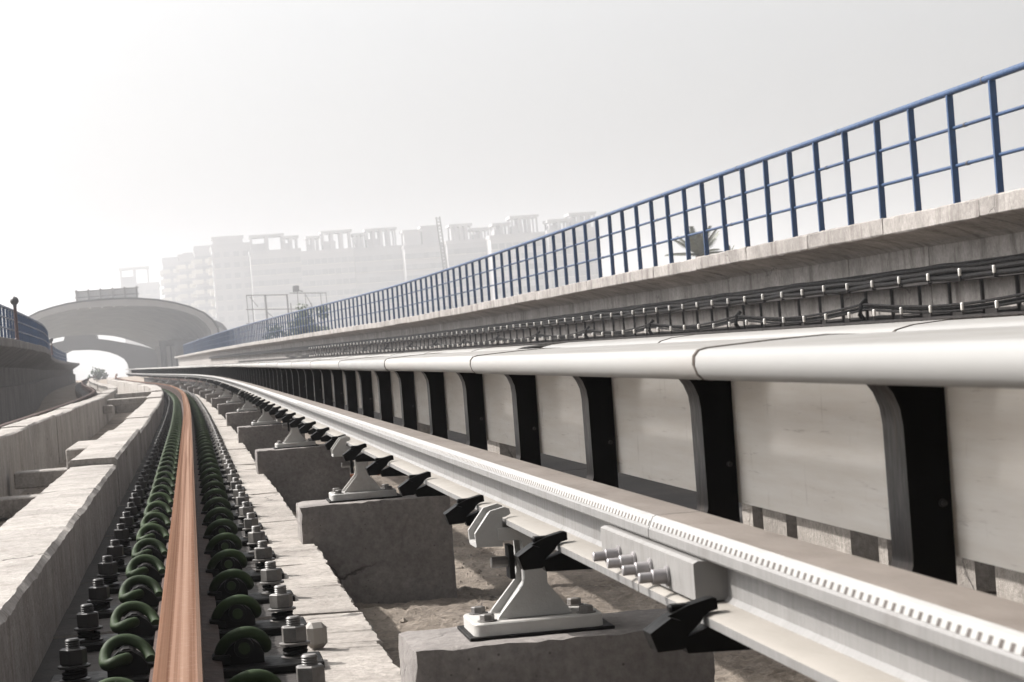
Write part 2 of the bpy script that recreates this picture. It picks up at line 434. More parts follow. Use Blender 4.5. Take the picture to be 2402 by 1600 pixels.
root = empty('rail_plinth', (0, 0, 0), label='concrete plinth beyond the white covers carrying the second track', cat='plinth')
for r in RAILS[2:]:
    for a in drange(4, 140, 6.8)[:-1]:
        MB().sweep([(r-.35, DECK-.02), (r-.35, -.172), (r+.35, -.172), (r+.35, DECK-.02)], drange(a, a+6.78, 1.7)).build('plinth_slab', M['grime_shade'], root)  # slabs coloured dark for the shade beneath the covers

# ------------------------------------------------------------------ running rails
RP = [(-.028, 0), (0, .0008), (.028, 0), (.0345, -.004), (.036, -.011), (.0365, -.036), (.034, -.042), (.013, -.053), (.0085, -.066), (.008, -.115),
      (.014, -.131), (.03, -.138), (.068, -.146), (.069, -.156)]
RPF = RP + [(-x, z) for x, z in RP[::-1] if x > 0.0001 and (x, z) != (.028, 0)]
RPF = [(-.028, 0), (-.0125, .0007), (.004, .0008), (.0155, .0006)]+RP[2:]+[(-x, z) for x, z in RP[::-1][:-2] if x > .0285]
MIS = [0]*len(RPF); MIS[0] = 2; MIS[1] = 1; MIS[2] = 3; MIS[3] = 1; MIS[4] = 3; MIS[-1] = 2
for i, (r, lb, d0) in enumerate(zip(RAILS, ['rusty orange-brown running rail held by green clips', 'dark running rail on the far side of the left guard wall',
                    'running rail of the second track just beyond the white covers', 'running rail of the second track nearest the cable wall'], [1.6, 9, 4, 8])):
    mb = MB().sweep([(r+x, z) for x, z in RPF], grow(d0, 236), mis=MIS)
    mb.build('running_rail', [M['rail_side'], M['rail_top'], M['rail_edge'], M['rail_worn']] if i == 0 else [M['rail_side']]*4, smooth=.5, label=lb, cat='rail')

# ------------------------------------------------------------------ rail fasteners
Z_PL = -.17
def clip_mesh():
    pts = [(.0, -.052, .046), (.0, -.02, .046), (.0, .035, .046), (.004, .052, .047), (.018, .062, .046), (.036, .058, .040), (.047, .042, .036),
           (.051, .018, .038), (.051, -.004, .046), (.046, -.020, .058), (.034, -.030, .070), (.016, -.034, .077), (-.006, -.034, .077),
           (-.026, -.029, .070), (-.042, -.020, .058), (-.051, -.008, .045), (-.055, .006, .036), (-.054, .022, .034)]
    P = [Vector((p[0]*.84, p[1]*.9, .046+(p[2]-.046)*.92)) for p in pts]; fine = []
    for i in range(len(P)-1):
        p0, p1, p2, p3 = P[max(i-1, 0)], P[i], P[i+1], P[min(i+2, len(P)-1)]
        for k in range(2):
            t = k/2
            fine.append(.5*((2*p1)+(p2-p0)*t+(2*p0-5*p1+4*p2-p3)*t*t+(3*p1-p0-3*p2+p3)*t**3))
    fine.append(P[-1])
    return MB().tube(fine, .0115, 12).mesh('clip', M['green'], 1.0)
def shoulder_mesh():
    mb = MB().prism([(-.040, .012), (.038, .012), (.038, .030), (.030, .048), (.015, .061), (-.010, .061), (-.028, .048), (-.038, .034)], -.018, .040)
    mb.lathe((0, -.040, .046), (0, 1, 0), [(.019, 0), (.0195, .002), (.0195, .070), (.019, .072)], 12)
    mb.box(-.062, -.026, -.034, .034, .014, .034, .003)
    return mb.mesh('shoulder', M['iron'], .5)
def bolt_parts():
    pf = [(.0105, .012), (.0105, .060)]
    z = .060
    while z < .091:
        pf += [(.0145, z), (.0128, z+.0022)]; z += .0044
    pf += [(.0140, .092), (.0115, .0945)]
    b = MB().lathe((0, 0, 0), (0, 0, 1), [(.028, .012), (.030, .014), (.030, .017), (.0105, .0172)]+pf[1:], 12).mesh('anchor_bolt', M['nut'], .5)
    nu = MB().lathe((0, 0, 0), (0, 0, 1), [(.0225, .0445), (.0262, .047), (.0262, .074), (.0225, .0765)], 6)
    nu.lathe((0, 0, 0), (0, 0, 1), [(.0290, .0385), (.0315, .0395), (.0315, .0435), (.029, .0444)], 16)
    nu = nu.mesh('nut', M['nut'], .3)
    hp = [(.0205*math.cos(t), .0205*math.sin(t), .020+.0155*t/(4*math.pi)) for t in [k*math.pi/7 for k in range(29)]]
    sp = MB().tube(hp, .0048, 6).mesh('spring', M['iron'], 1.0)
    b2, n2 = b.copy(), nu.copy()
    for q in (b2, n2): q.materials.clear(); q.materials.append(M['iron2'])  # left-hand copies darkened in colour for the guard wall's shadow
    return b, nu, sp, b2, n2
me_clip, me_sh = clip_mesh(), shoulder_mesh()
me_bolt, me_nut, me_spring, me_bolt2, me_nut2 = bolt_parts()
bp = MB().box(-.262, .262, -.085, .085, -.003, .013, .003)
bp.box(-.075, .075, -.08, .08, .0125, .0145, .001)
me_bp = bp.mesh('base_plate', M['iron'])
def fastener(D, n, full, bolts_right=True):
    p = at(RAIL, D, Z_PL)
    o = empty('rail_fastener', p, -theta(D)+rnd.uniform(-.012, .012), cat='rail fastener', group='green-clipped fasteners along the rusty rail',
              label='green-clipped fastener on the rusty rail, %s counting from the camera' % nth(n))
    link('base_plate', me_bp, o)
    for s in (1, -1):
        link('shoulder', me_sh, o, (s*.112, 0, 0), 0 if s > 0 else math.pi)
        link('clip', me_clip, o, (s*.112, 0, rnd.uniform(-.001, .001)), (0 if s > 0 else math.pi)+rnd.uniform(-.05, .05))
        b = link('anchor_bolt', me_bolt if s > 0 else me_bolt2, o, (s*.212, s*.028, rnd.uniform(-.004, .004)), rnd.uniform(0, 6))
        link('nut', me_nut if s > 0 else me_nut2, b)
        if full: link('spring', me_spring, b)
    return o
n = 0; D = 3.40
while D < 92:
    n += 1
    fastener(D, n, D < 22); D += .662

# ------------------------------------------------------------------ third rail (conductor rail)
T = {'x0': .494}
TP = [(.494, .127), (.494, .136), (.5005, .1385), (.531, .1405), (.5355, .146), (.537, .178), (.5335, .184), (.5115, .1865), (.5100, .1890), (.5105, .1985),
      (.512, .2005), (.5165, .2115), (.5205, .2135), (.5725, .2135), (.5765, .2115), (.583, .2005), (.5845, .189), (.583, .1865), (.561, .184), (.5575, .178), (.559, .146),
      (.5635, .1405), (.594, .1385), (.600, .136), (.600, .127)]
TMI = [0]*len(TP)
TMI[11] = 2; TMI[10] = 2; TMI[12] = 1; TMI[13] = 2; TMI[9] = 0; TMI[1] = TMI[2] = 3; TMI[21] = TMI[22] = 3
def third_rail(label, prof, d0, d1):
    mb = MB().sweep(prof, grow(d0, d1), mis=TMI)
    return mb.build('conductor_rail', [M['alu'], M['alu_top'], M['crimp'], M['foot_dust']], smooth=.35, label=label, cat='third rail')
TR0 = third_rail('near length of aluminium third rail, from the picture edge to its bolted splice', TP, 1.3, 2.748)
TR1 = third_rail('long aluminium third rail running away from the bolted splice', TP, 2.752, 142)
TP2 = mirror(TP, .917)
third_rail('aluminium third rail of the second track beyond the white covers', TP2[::-1][0:0] or TP2, 3.0, 142)
def crimps(d0, d1, parent):
    mb = MB()
    a = Vector((.5119, 0, .2003)); b = Vector((.5164, 0, .2113)); nrm = Vector((-.93, 0, .38)).normalized()
    D = d0; per = .0222
    p_lo, p_hi = a+(b-a)*.10+nrm*.0006, a+(b-a)*.62+nrm*.0006
    p_top = b+nrm*.0006
    while D < d1-per:
        for y0, y1 in ((D, D+.0130),):
            v = []
            for y in (y0, y1):
                for q in (p_lo, p_hi):
                    for off in (0, 0.0004):
                        P = q+nrm*off; w_ = at(P.x, y, P.z); v.append(w_)
            mb.add(v, [(1, 3, 7, 5), (0, 1, 5, 4), (2, 6, 7, 3), (0, 2, 3, 1), (4, 5, 7, 6)], 0)
        y0, y1 = D+.0131, D+per-.0001
        v = [at(q.x, y, q.z) for y in (y0, y1) for q in (p_lo+nrm*.0002, p_hi+nrm*.0002)]
        mb.add(v, [(0, 1, 3, 2)], 1)
        D += per
    mb.build('crimp_strip', [M['crimp'], M['slot']], parent, kind='stuff')
crimps(1.4, 2.746, TR0); crimps(2.756, 12, TR1)

# splice with four bolts
sp = empty('splice_plate', at(.502, 2.745, .127), 0, label='aluminium splice plate with four bolts on the near third rail joint', cat='splice plate')
sp.location = at(0, 2.745, 0)
MB().prism([(.501, .1435), (.506, .1415), (.5345, .1425), (.5365, .147), (.537, .177), (.533, .1825), (.506, .1845), (.501, .182)], -.285, .285).build('plate', M['alu'], sp, smooth=.4)
for i in range(4):
    y = -.148+.1*i
    b = MB().lathe((.5012, y, .158), (-1, 0, 0), [(.0108, 0), (.0118, .001), (.0118, .0035), (.008, .0038), (.008, .004)], 14)
    b.lathe((.5012, y, .158), (-1, 0, 0), [(.0078, .0036), (.0086, .0044), (.0086, .0185), (.0078, .0193)], 14)
    b.lathe((.5012, y, .158), (-1, 0, 0), [(.0054, .019), (.0060, .0196), (.0060, .033), (.005, .034)], 14)
    b.build('bolt', M['bolt'], sp, smooth=.5)

# ------------------------------------------------------------------ white covers over the third rail
CP = [(.545, .3765), (.5355, .371), (.5265, .3725), (.5205, .3785), (.5175, .3875), (.5185, .3965), (.5235, .4025), (.533, .4045), (.60, .4075), (.66, .4088), (.715, .4055), (.742, .3995), (.7545, .3905), (.758, .379),
      (.753, .379), (.750, .388), (.740, .3945), (.713, .400), (.66, .4033), (.60, .402), (.534, .399), (.527, .397), (.5235, .3945), (.5228, .388), (.525, .3815), (.529, .3775), (.5355, .376), (.542, .381)]
def cover(label, d0, d1, prof, xp0, xp1, grp):
    c = empty('third_rail_cover', (0, 0, 0), label=label, cat='cover', group=grp)
    dz = rnd.uniform(-.0012, .0012); dx = rnd.uniform(-.001, .001)
    ds = drange(d0+.0035, d1-.0035, .5 if d0 < 30 else 1.0)
    MB().sweep([(x+dx, z+dz) for x, z in prof], ds).build('cover_shell', M['cover'], c, smooth=.7)
    if d0 < 60:
        op = [(x+dx, z+dz) for x, z in prof[1:14]]
        cx_, cz_ = sum(p[0] for p in op)/13, .36
        outer = [(x+(x-cx_)*.006+(.0 if abs(x-cx_) > .1 else 0), z+.0012) for x, z in op]
        inner = [(x, z-.0006) for x, z in op][::-1]
        MB().sweep(outer+inner, [d1-.007, d1+.005], cap=True).build('joint_strip', M['joint'], c, smooth=.7)
    zb_ = .176 if xp0 < .9 else .345
    MB().sweep([(xp0, zb_), (xp0, .386), (xp1, .386), (xp1, zb_)], ds).build('back_panel', M['panel'], c)
D = .45; n = 0
while D < 140:
    n += 1; L = 2.01 if D < 60 else 4.0
    cover('glossy white cover length over the near third rail, %s from the right edge' % nth(n), D, D+L, CP, .7525, .7565, 'white covers over the near third rail'); D += L
CP2 = mirror(CP, .917)
D = 1.75; n = 0
while D < 140:
    n += 1; L = 1.9 if D < 60 else 4.0
    b = D+L
    cover('white cover length of the second, farther third rail, %s from the right edge' % nth(n), D+(.62 if abs(D-7.45) < .05 else 0), b, CP2, 1.834-.7565, 1.834-.7525, 'white covers over the farther third rail'); D += L

# ------------------------------------------------------------------ black cover brackets
def poly_smooth(a): return a
post_prof = [(.697, .152), (.7035, .172), (.704, .18), (.704, .312), (.702, .330), (.696, .346), (.686, .360), (.672, .371), (.654, .379), (.630, .384),
             (.600, .386), (.600, .3985), (.66, .4005), (.712, .397), (.737, .391), (.747, .380), (.7495, .362), (.747, .10), (.697, .10)]
post_mi = None
pm = MB(); nP = len(post_prof)
vv = [(x, -.037, z) for x, z in post_prof]+[(x, .037, z) for x, z in post_prof]
pm.add(vv, [list(range(nP)), list(range(2*nP-1, nP-1, -1))], 0)
pm.add(vv, [(i, (i+1) % nP, nP+(i+1) % nP, nP+i) for i in range(10, nP)], 0)
pm.add(vv, [(i, (i+1) % nP, nP+(i+1) % nP, nP+i) for i in range(10)], 1)
me_post = pm.mesh('post', [M['black'], M['black_worn']], .5)
fx, fz = .494, .136
up_prof = [(-.0556, -.0283), (-.062, -.0093), (-.040, .0045), (-.0176, .0137), (.006, .0190), (.0115, .0180), (.0120, .0072), (.003, .0052), (-.0035, .0005), (-.006, -.004), (-.0247, -.0195), (-.0285, -.028)]
lo_prof = [(-.027, -.0197), (-.004, -.0112), (.0, -.0098), (.1065, -.0098), (.125, -.004), (.215, -.004), (.215, -.034), (.0405, -.036), (-.022, -.034)]
uc = MB().prism([(fx+x, fz+z) for x, z in up_prof], -.010, .014)
uc.prism([(fx+x, fz+z) for x, z in up_prof[:3]+[(-.030, .001), (-.022, -.022), (-.030, -.0275)]], -.028, -.0105)
uc.box(fx-.036, fx-.012, -.004, .012, fz+.006, fz+.0145, .002)
me_uc = uc.mesh('upper_clamp', M['black'], .4)
lc = MB().prism([(fx+x, fz+z) for x, z in lo_prof], -.016, .018)
me_lc = lc.mesh('lower_clamp', M['black'], .4)
bt = MB().lathe((.7385, -.037, .232), (0, -1, 0), [(.0042, 0), (.0042, .0025), (.003, .003), (.003, .008), (.002, .009)], 10)
me_bt = bt.mesh('bolt', M['iron2'], .5)
n = 0; D = 2.39
while D < 128:
    n += 1
    o = empty('cover_bracket', at(0, D, 0), -theta(D), cat='bracket', group='black brackets holding the white cover',
              label='black bracket clamped to the third rail under the white cover, %s from the right' % nth(n))
    link('post', me_post, o); link('upper_clamp', me_uc, o, (0, rnd.uniform(-.006, .006), 0)); link('lower_clamp', me_lc, o)
    if n % 2 == 1 or n < 5: link('bolt', me_bt, o)
    D += .968
for i in range(5):
    D = 6.9+.6*i
    o = empty('cover_bracket', at(1.834, D, 0), -theta(D)+math.pi, cat='bracket', group='black brackets under the farther white cover',
              label='black bracket under the farther white cover, %s from the right near the gap' % nth(i+1))
    o.location = at(1.834, D, 0)
    link('post', me_post, o)

# ------------------------------------------------------------------ concrete pedestals and white support brackets
PZ = -.054
def ped_mesh(seed):
    r2 = random.Random(seed); mb = MB()
    x0, x1, y0, y1, z0, z1 = -.245, .245, 0, .30, DECK-PZ-.02, 0
    nx, ny, nz = 22, 13, 14
    def J(a=.0022): return r2.uniform(-a, a)
    g = {}
    V = []
    def vert(i, j, k):
        if (i, j, k) in g: return g[i, j, k]
        x = x0+(x1-x0)*i/nx; y = y0+(y1-y0)*j/ny; z = z0+(z1-z0)*k/nz
        ed = (i in (0, nx))+(j in (0, ny))+(k in (0, nz))
        a = .0035 if ed >= 2 else .0008
        if ed >= 2:
            x += (.004 if i == 0 else -.004 if i == nx else 0); y += (.004 if j == 0 else -.004 if j == ny else 0); z -= .003 if k == nz else 0
        g[i, j, k] = len(V); V.append((x+J(a), y+J(a), z+J(a*.7))); return g[i, j, k]
    F = []
    for i in range(nx):
        for k in range(nz):
            for j in (0, ny): F.append((vert(i, j, k), vert(i+1, j, k), vert(i+1, j, k+1), vert(i, j, k+1)))
        for j in range(ny): F.append((vert(i, j, nz), vert(i+1, j, nz), vert(i+1, j+1, nz), vert(i, j+1, nz)))
    for j in range(ny):
        for k in range(nz):
            for i in (0, nx): F.append((vert(i, j, k), vert(i, j+1, k), vert(i, j+1, k+1), vert(i, j, k+1)))
    return mb.add(V, F).mesh('pedestal', M['pedestal'], .38)
me_ped = [ped_mesh(s) for s in (1, 2, 3)]
# bracket shapes: x relative to the camera line, z world, y relative to the pedestal centre
fr = [(.470, -.026), (.472, -.022), (.5145, .026), (.5185, .040), (.5185, .100), (.480, .102), (.480, .122), (.612, .122), (.612, .100), (.5555, .098), (.5555, .026), (.590, -.020), (.592, -.026)]
core = [(.486, -.026), (.526, .024), (.528, .11), (.548, .11), (.548, .022), (.578, -.026)]
cl = [(.4965, .1405), (.5035, .1445), (.502, .153), (.494, .1565), (.470, .151), (.4425, .116), (.4435, .094), (.487, .0915), (.4895, .139)]
cl_core = [(.476, .143), (.4525, .112), (.4535, .096), (.486, .096), (.487, .139)]
post = MB()
for y0, y1 in ((-.058, -.046), (.046, .058)): post.prism(fr, y0, y1)
post.prism(core, -.046, .046)
me_bpost = post.mesh('post', M['casting'], .5)
claw = MB()
for y0, y1 in ((-.052, -.042), (.042, .052)): claw.prism(cl, y0, y1)
claw.prism(cl_core, -.042, .042)
claw.box(.4435, .470, -.042, .042, .0925, .1)
me_claw = claw.mesh('claw', M['casting'], .5)
cr = MB().prism([(.590, .139), (.603, .142), (.612, .136), (.615, .112), (.602, .112), (.602, .137)], -.05, .05)
me_rclaw = cr.mesh('rear_claw', M['casting'], .5)
def plate_mesh():
    mb = MB(); ol = []
    cx, hw, hd, r = .533, .107, .088, .018
    for sx, sy, a0 in ((1, 1, 0), (-1, 1, 90), (-1, -1, 180), (1, -1, 270)):
        for t in range(0, 91, 30):
            a = math.radians(a0+t); ol.append((cx+sx*(hw-r)+r*math.cos(a), sy*(hd-r)+r*math.sin(a)))
    n_ = len(ol); z0, z1 = -.0485, -.0275
    v = [(x, y, z0) for x, y in ol]+[(x, y, z1-.0025) for x, y in ol]+[(cx+(x-cx)*.98, y*.98, z1) for x, y in ol]
    f = [(i, (i+1) % n_, n_+(i+1) % n_, n_+i) for i in range(n_)]+[(n_+i, n_+(i+1) % n_, 2*n_+(i+1) % n_, 2*n_+i) for i in range(n_)]
    f += [list(range(n_)), list(range(2*n_, 3*n_))]
    return mb.add(v, f).mesh('base_plate', M['casting'], .6)
me_plate = plate_mesh()
me_gasket = MB().box(.533-.116, .533+.122, -.098, .098, PZ-.001, -.0485, .001).mesh('gasket', M['iron'])
hb = MB().lathe((0, 0, -.0276), (0, 0, 1), [(.0165, 0), (.0165, .0022), (.0118, .0024)], 14)
hb.lathe((0, 0, -.0276), (0, 0, 1), [(.0120, .0024), (.0120, .011), (.0100, .0125)], 6)
me_hb = hb.mesh('anchor_bolt', M['nut'], .4)
sb = MB().lathe((.4985, 0, .062), (-1, 0, 0), [(.0095, -.015), (.0095, .026), (.008, .0275)], 12)
me_sb = sb.mesh('side_bolt', M['nut'], .5)
me_sw = MB().box(.499, .508, -.024, .024, .034, .09, .001).mesh('side_washer', M['iron'])
PD = [3.84, 7.82, 12.94, 17.9, 23.25, 28.7, 34.0, 39.4, 44.8, 50.2, 55.6, 61, 66.5, 72, 78, 84]
for i, D in enumerate(PD):
    link('concrete_pedestal', me_ped[i % 3], None, at(.562, D, PZ), -theta(D), cat='pedestal', group='concrete pedestals under the third rail',
         label='square concrete pedestal under the third rail, %s from the camera' % nth(i+1))
    Dc = D+.15
    o = empty('support_bracket', at(0, Dc, 0), -theta(Dc), cat='support bracket', group='white cast brackets carrying the third rail',
              label='white cast bracket holding the third rail, on the %s pedestal from the camera' % nth(i+1))
    link('post', me_bpost, o); link('claw', me_claw, o); link('rear_claw', me_rclaw, o)
    link('base_plate', me_plate, o); link('gasket', me_gasket, o)
    if D < 40:
        for bx in (-.082, .082):
            for by in (-.062, .062): link('anchor_bolt', me_hb, o, (.533+bx, by, 0), rnd.uniform(0, 1))
        link('side_bolt', me_sb, o); link('side_washer', me_sw, o)

# ------------------------------------------------------------------ odds and ends on the deck
def upstand():
    root = empty('median_upstand', (0, 0, 0), label='low concrete upstand seen under the white cover panels', cat='kerb')
    for D, L in ((2.9, .55), (3.5, .27), (3.82, .42), (4.30, .25), (4.87, .12), (5.15, .52), (5.73, .28), (6.08, .17), (11.2, .5), (15.5, .6)):
        MB().sweep([(1.40, DECK-.02), (1.402, -.03), (1.41, -.02), (1.52, -.02), (1.52, DECK-.02)], drange(D, D+L-.05, .12), jit=[0, .003, .003, .002, 0]).build('kerb_block', M['plinth'], root)
upstand()
def strut(D, x0, x1, z0, z1, ln, label, mat='guard'):
    mb = MB(); p = at((x0+x1)/2, D, (z0+z1)/2)
    hx = (x1-x0)/2; hz = (z1-z0)/2
    mb.box(-hx, hx, 0, ln, -hz, hz, .008)
    mb.build('concrete_strut', M[mat], None, loc=p, rz=-theta(D), label=label, cat='concrete block', group='concrete blocks between the guard walls')
strut(14.4, -1.25, -.575, -.385, -.27, .3, 'flat concrete beam lying between the guard walls, nearest the camera')
strut(16.4, -1.21, -.575, -.31, -.2, .3, 'raised concrete beam between the guard walls with a dark end')
strut(15.5, -1.255, -1.1, -.41, -.33, .3, 'small dark block on the trough floor against the left guard wall')
strut(14.2, -.745, -.575, -.13, -.003, 1.5, 'pale concrete block against the near guard wall top')
strut(36.8, -1.26, -1.12, -.2, -.08, .4, 'small dark box against the far left guard wall')
strut(39, -1.25, -.54, -.12, -.02, .8, 'concrete cross beam far along the trough')
strut(48, -1.25, -.54, -.40, -.02, 1.2, 'farthest concrete cross beam in the trough')
from mathutils import noise as mn
def crust():
    mb = MB(); nx = 60; ds = []; D = 3.3
    while D < 22: ds.append(D); D += .011+.0025*max(0, D-4)
    v = []
    for D in ds:
        for i in range(nx+1):
            x = .33+(1.42-.33)*i/nx; p = Vector((x*5, D*5, 0))
            h = .012*mn.fractal(p, .9, 2.1, 5)+.011*mn.fractal(p*5, .7, 2.1, 5)+.014*max(0, mn.noise(p*.7+Vector((3, 1, 0))))*max(0, min(1, (x-.8)*4))
            v.append(at(x, D, DECK+.006+h))
    n_ = nx+1
    mb.add(v, [(j*n_+i, j*n_+i+1, (j+1)*n_+i+1, (j+1)*n_+i) for j in range(len(ds)-1) for i in range(nx)])
    mb.build('dirt_crust', M['deck'], label='rough crust of dirt and mortar on the deck around the pedestals', cat='dirt', kind='stuff', smooth=3.0)
crust()
def debris():
    mb = MB()
    for i in range(9000):
        D = 3.2+rnd.random()**1.6*16; x = rnd.choice((rnd.gauss(.98, .13), rnd.uniform(.36, 1.1), rnd.uniform(-1.2, -.55)))
        if not (.34 < x < 1.1 or -1.22 < x < -.54): continue
        s = .003+.013*rnd.random()**3
        c = at(x, D, DECK+s*.3)
        v = [c+Vector((rnd.uniform(.5, 1)*a, rnd.uniform(.5, 1.2)*b, rnd.uniform(.4, .9)*e))*s for a, b, e in ((1, 0, 0), (-1, 0, 0), (0, 1, 0), (0, -1, 0), (0, 0, 1), (0, 0, -1))]
        mb.add(v, [(0, 2, 4), (2, 1, 4), (1, 3, 4), (3, 0, 4), (2, 0, 5), (1, 2, 5), (3, 1, 5), (0, 3, 5)])
    mb.build('rubble', M['rubble'], label='loose grit and concrete crumbs on the viaduct deck', cat='rubble', kind='stuff')
debris()
MB().box(-.02, .40, 0, .05, 0, .03, .003).build('steel_strip', M['rustbar'], None, loc=at(.97, 15.9, DECK+.002), rz=-.05, label='rusty orange steel strip lying on the deck behind the second bracket', cat='steel strip')
MB().box(-.021, .021, 0, .045, 0, .054, .011).build('plastic_block', M['foot_dust'], None, loc=at(RAIL+.268, 4.95, -.171), rz=.2, label='pale worn block left beside the rail anchor bolts', cat='block')

# ------------------------------------------------------------------ walkway parapets
LIPX, LZ0, LZ1 = 5.5, 1.04, 1.18
PARR = [(LIPX+.012, LZ0), (LIPX, LZ0+.012), (LIPX, LZ1-.012), (LIPX+.012, LZ1), (LIPX+1.3, LZ1), (LIPX+1.3, LZ0), (LIPX+.8, .95), (LIPX+.8, DECK-.1),
        (LIPX+.36, DECK-.1), (LIPX+.36, .93), (LIPX+.30, .965), (LIPX+.12, 1.02)]
LX = -2.85
PARL = [(LX-.012, .97), (LX, .985), (LX, 1.108), (LX-.012, 1.12), (LX-1.3, 1.12), (LX-1.3, .95), (LX-1.0, .9), (LX-1.0, DECK-.1),
        (LX-.40, DECK-.1), (LX-.40, .28), (LX-.55, .30), (LX-.55, .66)]
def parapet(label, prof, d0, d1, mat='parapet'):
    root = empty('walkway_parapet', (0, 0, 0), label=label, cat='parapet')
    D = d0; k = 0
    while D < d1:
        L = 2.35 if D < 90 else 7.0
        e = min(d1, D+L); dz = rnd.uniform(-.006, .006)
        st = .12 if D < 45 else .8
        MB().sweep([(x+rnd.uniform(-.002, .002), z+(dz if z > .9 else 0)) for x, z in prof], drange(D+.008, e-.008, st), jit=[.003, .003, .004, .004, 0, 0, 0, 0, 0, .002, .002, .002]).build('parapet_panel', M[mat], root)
        D = e
parapet('stained concrete walkway parapet on the right, below the long blue railing', PARR, 11.5, 236)
parapet('dark concrete walkway parapet at the left edge, in shade', PARL, 30, 197, 'parapet_shade')

# ------------------------------------------------------------------ blue railings
me_rp = {}
def railing(label, x, d0, d1, h, sp_, zo):
    root = empty('safety_railing', (0, 0, 0), label=label, cat='railing')
    zb = LZ1-.02+zo
    key = round(h, 2)
    post = MB().box(-.024, .024, -.017, .017, 0, h, .003).mesh('post', M['blue'])
    D = d0
    while D < d1:
        p = at(x, D, zb)
        o = link('post', post, root, p, -theta(D)); o.rotation_euler[1] = rnd.uniform(-.006, .006)
        D += sp_
    z = zb+h
    ds = grow(d0-.5, d1)
    circ = [(x+.025*math.cos(a), z+.02+.025*math.sin(a)) for a in [k*math.pi/5 for k in range(10)]]
    MB().sweep(circ, ds).build('top_rail', M['blue'], root, smooth=1.2)
    for fz_ in (.36, .70):
        zz = zb+h*fz_
        circ = [(x+.012+.014*math.cos(a), zz+.014*math.sin(a)) for a in [k*math.pi/4 for k in range(8)]]
        MB().sweep(circ, ds).build('mid_rail', M['blue'], root, smooth=1.2)
        D = d0+1.6
        while D < d0+40:
            p = at(x+.012, D, zz)
            MB().tube([p-Vector((0, .02, 0)), p+Vector((0, .02, 0))], .0175, 8).build('sleeve', M['lampblack'], root)
            D += 3.76
    D = d0+1.1
    while D < d0+30:
        p = at(x, D, z+.02)
        MB().tube([p-Vector((0, .012, 0)), p+Vector((0, .012, 0))], .0275, 10).build('sleeve', M['lampblack'], root)
        D += 3.76
railing('long blue tubular railing on the right-hand walkway', LIPX+.06, 14.97, 200, .80, .937, 0)
railing('short stretch of blue railing at the left edge', LX-.06, 34, 150, .53, .937, -.06)

# ------------------------------------------------------------------ cables on the right wall
WX = LIPX+.36
arm = MB().box(-.012, .012, -.012, .012, 0, .41, .002)
arm.box(-.165, -.012, -.010, .010, .280, .297, .002); arm.box(-.165, -.012, -.010, .010, .030, .047, .002)
arm.box(-.167, -.156, -.008, .008, .285, .325, 0); arm.box(-.167, -.156, -.008, .008, .035, .072, 0)
me_arm = arm.mesh('arm', M['hanger'])
me_cap = MB().lathe((0, 0, 0), (0, 0, 1), [(.009, 0), (.013, .006), (.013, .050), (.008, .056)], 8).mesh('cap', M['cap'], .6)
n = 0; D = 15.75
while D < 82:
    n += 1
    o = empty('cable_hanger', at(WX-.012, D, .345), -theta(D), cat='cable hanger', group='cable hangers on the right wall',
              label='grey cable hanger with white caps on the right wall, %s from the right edge' % nth(n))
    link('arm', me_arm, o)
    link('cap', me_cap, o, (-.161, 0, .312+rnd.uniform(-.006, .006))); link('cap', me_cap, o, (-.161, 0, .062+rnd.uniform(-.006, .006)))
    D += .772
def cable(label, fn, r, d0, d1, st):
    ds = [d0]
    while ds[-1] < d1: ds.append(ds[-1]+max(st, ds[-1]*.012))
    MB().tube([at(*fn(D)) for D in ds], r, 7).build('power_cable', M['cable'], smooth=1.2, label=label, cat='cable', group='black cables on the right wall')
MB().sweep([(WX-.150, .628), (WX-.150, .650), (WX-.146, .650), (WX-.146, .632), (WX-.006, .632), (WX-.006, .775), (WX-.002, .775), (WX-.002, .628)], drange(12, 120, .9)).build('cable_tray', M['hanger'],
    label='dark steel tray holding the upper cable bundle on the right wall', cat='cable tray')
MB().sweep([(WX-.165, .352), (WX-.165, .372), (WX-.161, .372), (WX-.161, .356), (WX-.006, .356), (WX-.006, .41), (WX-.002, .41), (WX-.002, .352)], drange(12, 120, .9)).build('cable_tray', M['hanger'],
    label='dark lower tray under the sagging cables on the right wall', cat='cable tray')
up = [(.092, .660, .021), (.134, .662, .024), (.178, .662, .022), (.212, .664, .018), (.110, .702, .022), (.152, .704, .024), (.196, .706, .022), (.168, .745, .022), (.206, .748, .020)]
nm = ['bottom outermost', 'bottom outer', 'bottom inner', 'bottom innermost', 'middle outer', 'middle one', 'middle inner', 'top outer', 'top inner']
for (dx, z, r), q in zip(up, nm):
    ph = rnd.uniform(0, 6)
    cable('black cable in the upper bundle, %s' % (q if 'one' in q else q+' one'), lambda D, dx=dx, z=z, ph=ph: (WX-.235+dx, D, z+.007*math.sin(D*1.7+ph)+.005*math.sin(D*4.1+ph*2)), r, 12, 150, .2)
def sag(D, a): t = ((D-20.1) % 4.7)/4.7; return a*(.055-.09*math.sin(math.pi*min(1, t*1.0))*1.0+.0)
for k, (dx, z, r) in enumerate([(.11, .478, .0115), (.15, .455, .013), (.13, .432, .011)]):
    cable('black cable sagging between ties below the bundle, the %s one' % ('top', 'middle', 'lowest')[k], lambda D, dx=dx, z=z: (WX-.235+dx, D, z+sag(D, .75)), r, 12, 90, .25)
n = 0
for i in range(-1, 12):
    D = 20.1+4.7*i; n += 1
    p = at(WX-.125, D, .46)
    MB().tube([p+Vector((0, 0, -.075)), p+Vector((-.03, 0, -.03)), p+Vector((-.02, 0, .05)), p+Vector((.03, .01, .10))], .022, 8).build('cable_tie', M['cable'], smooth=1.0,
        label='black strap tying the sagging cables to the wall, %s from the right' % nth(n), cat='cable tie', group='straps on the sagging cables')

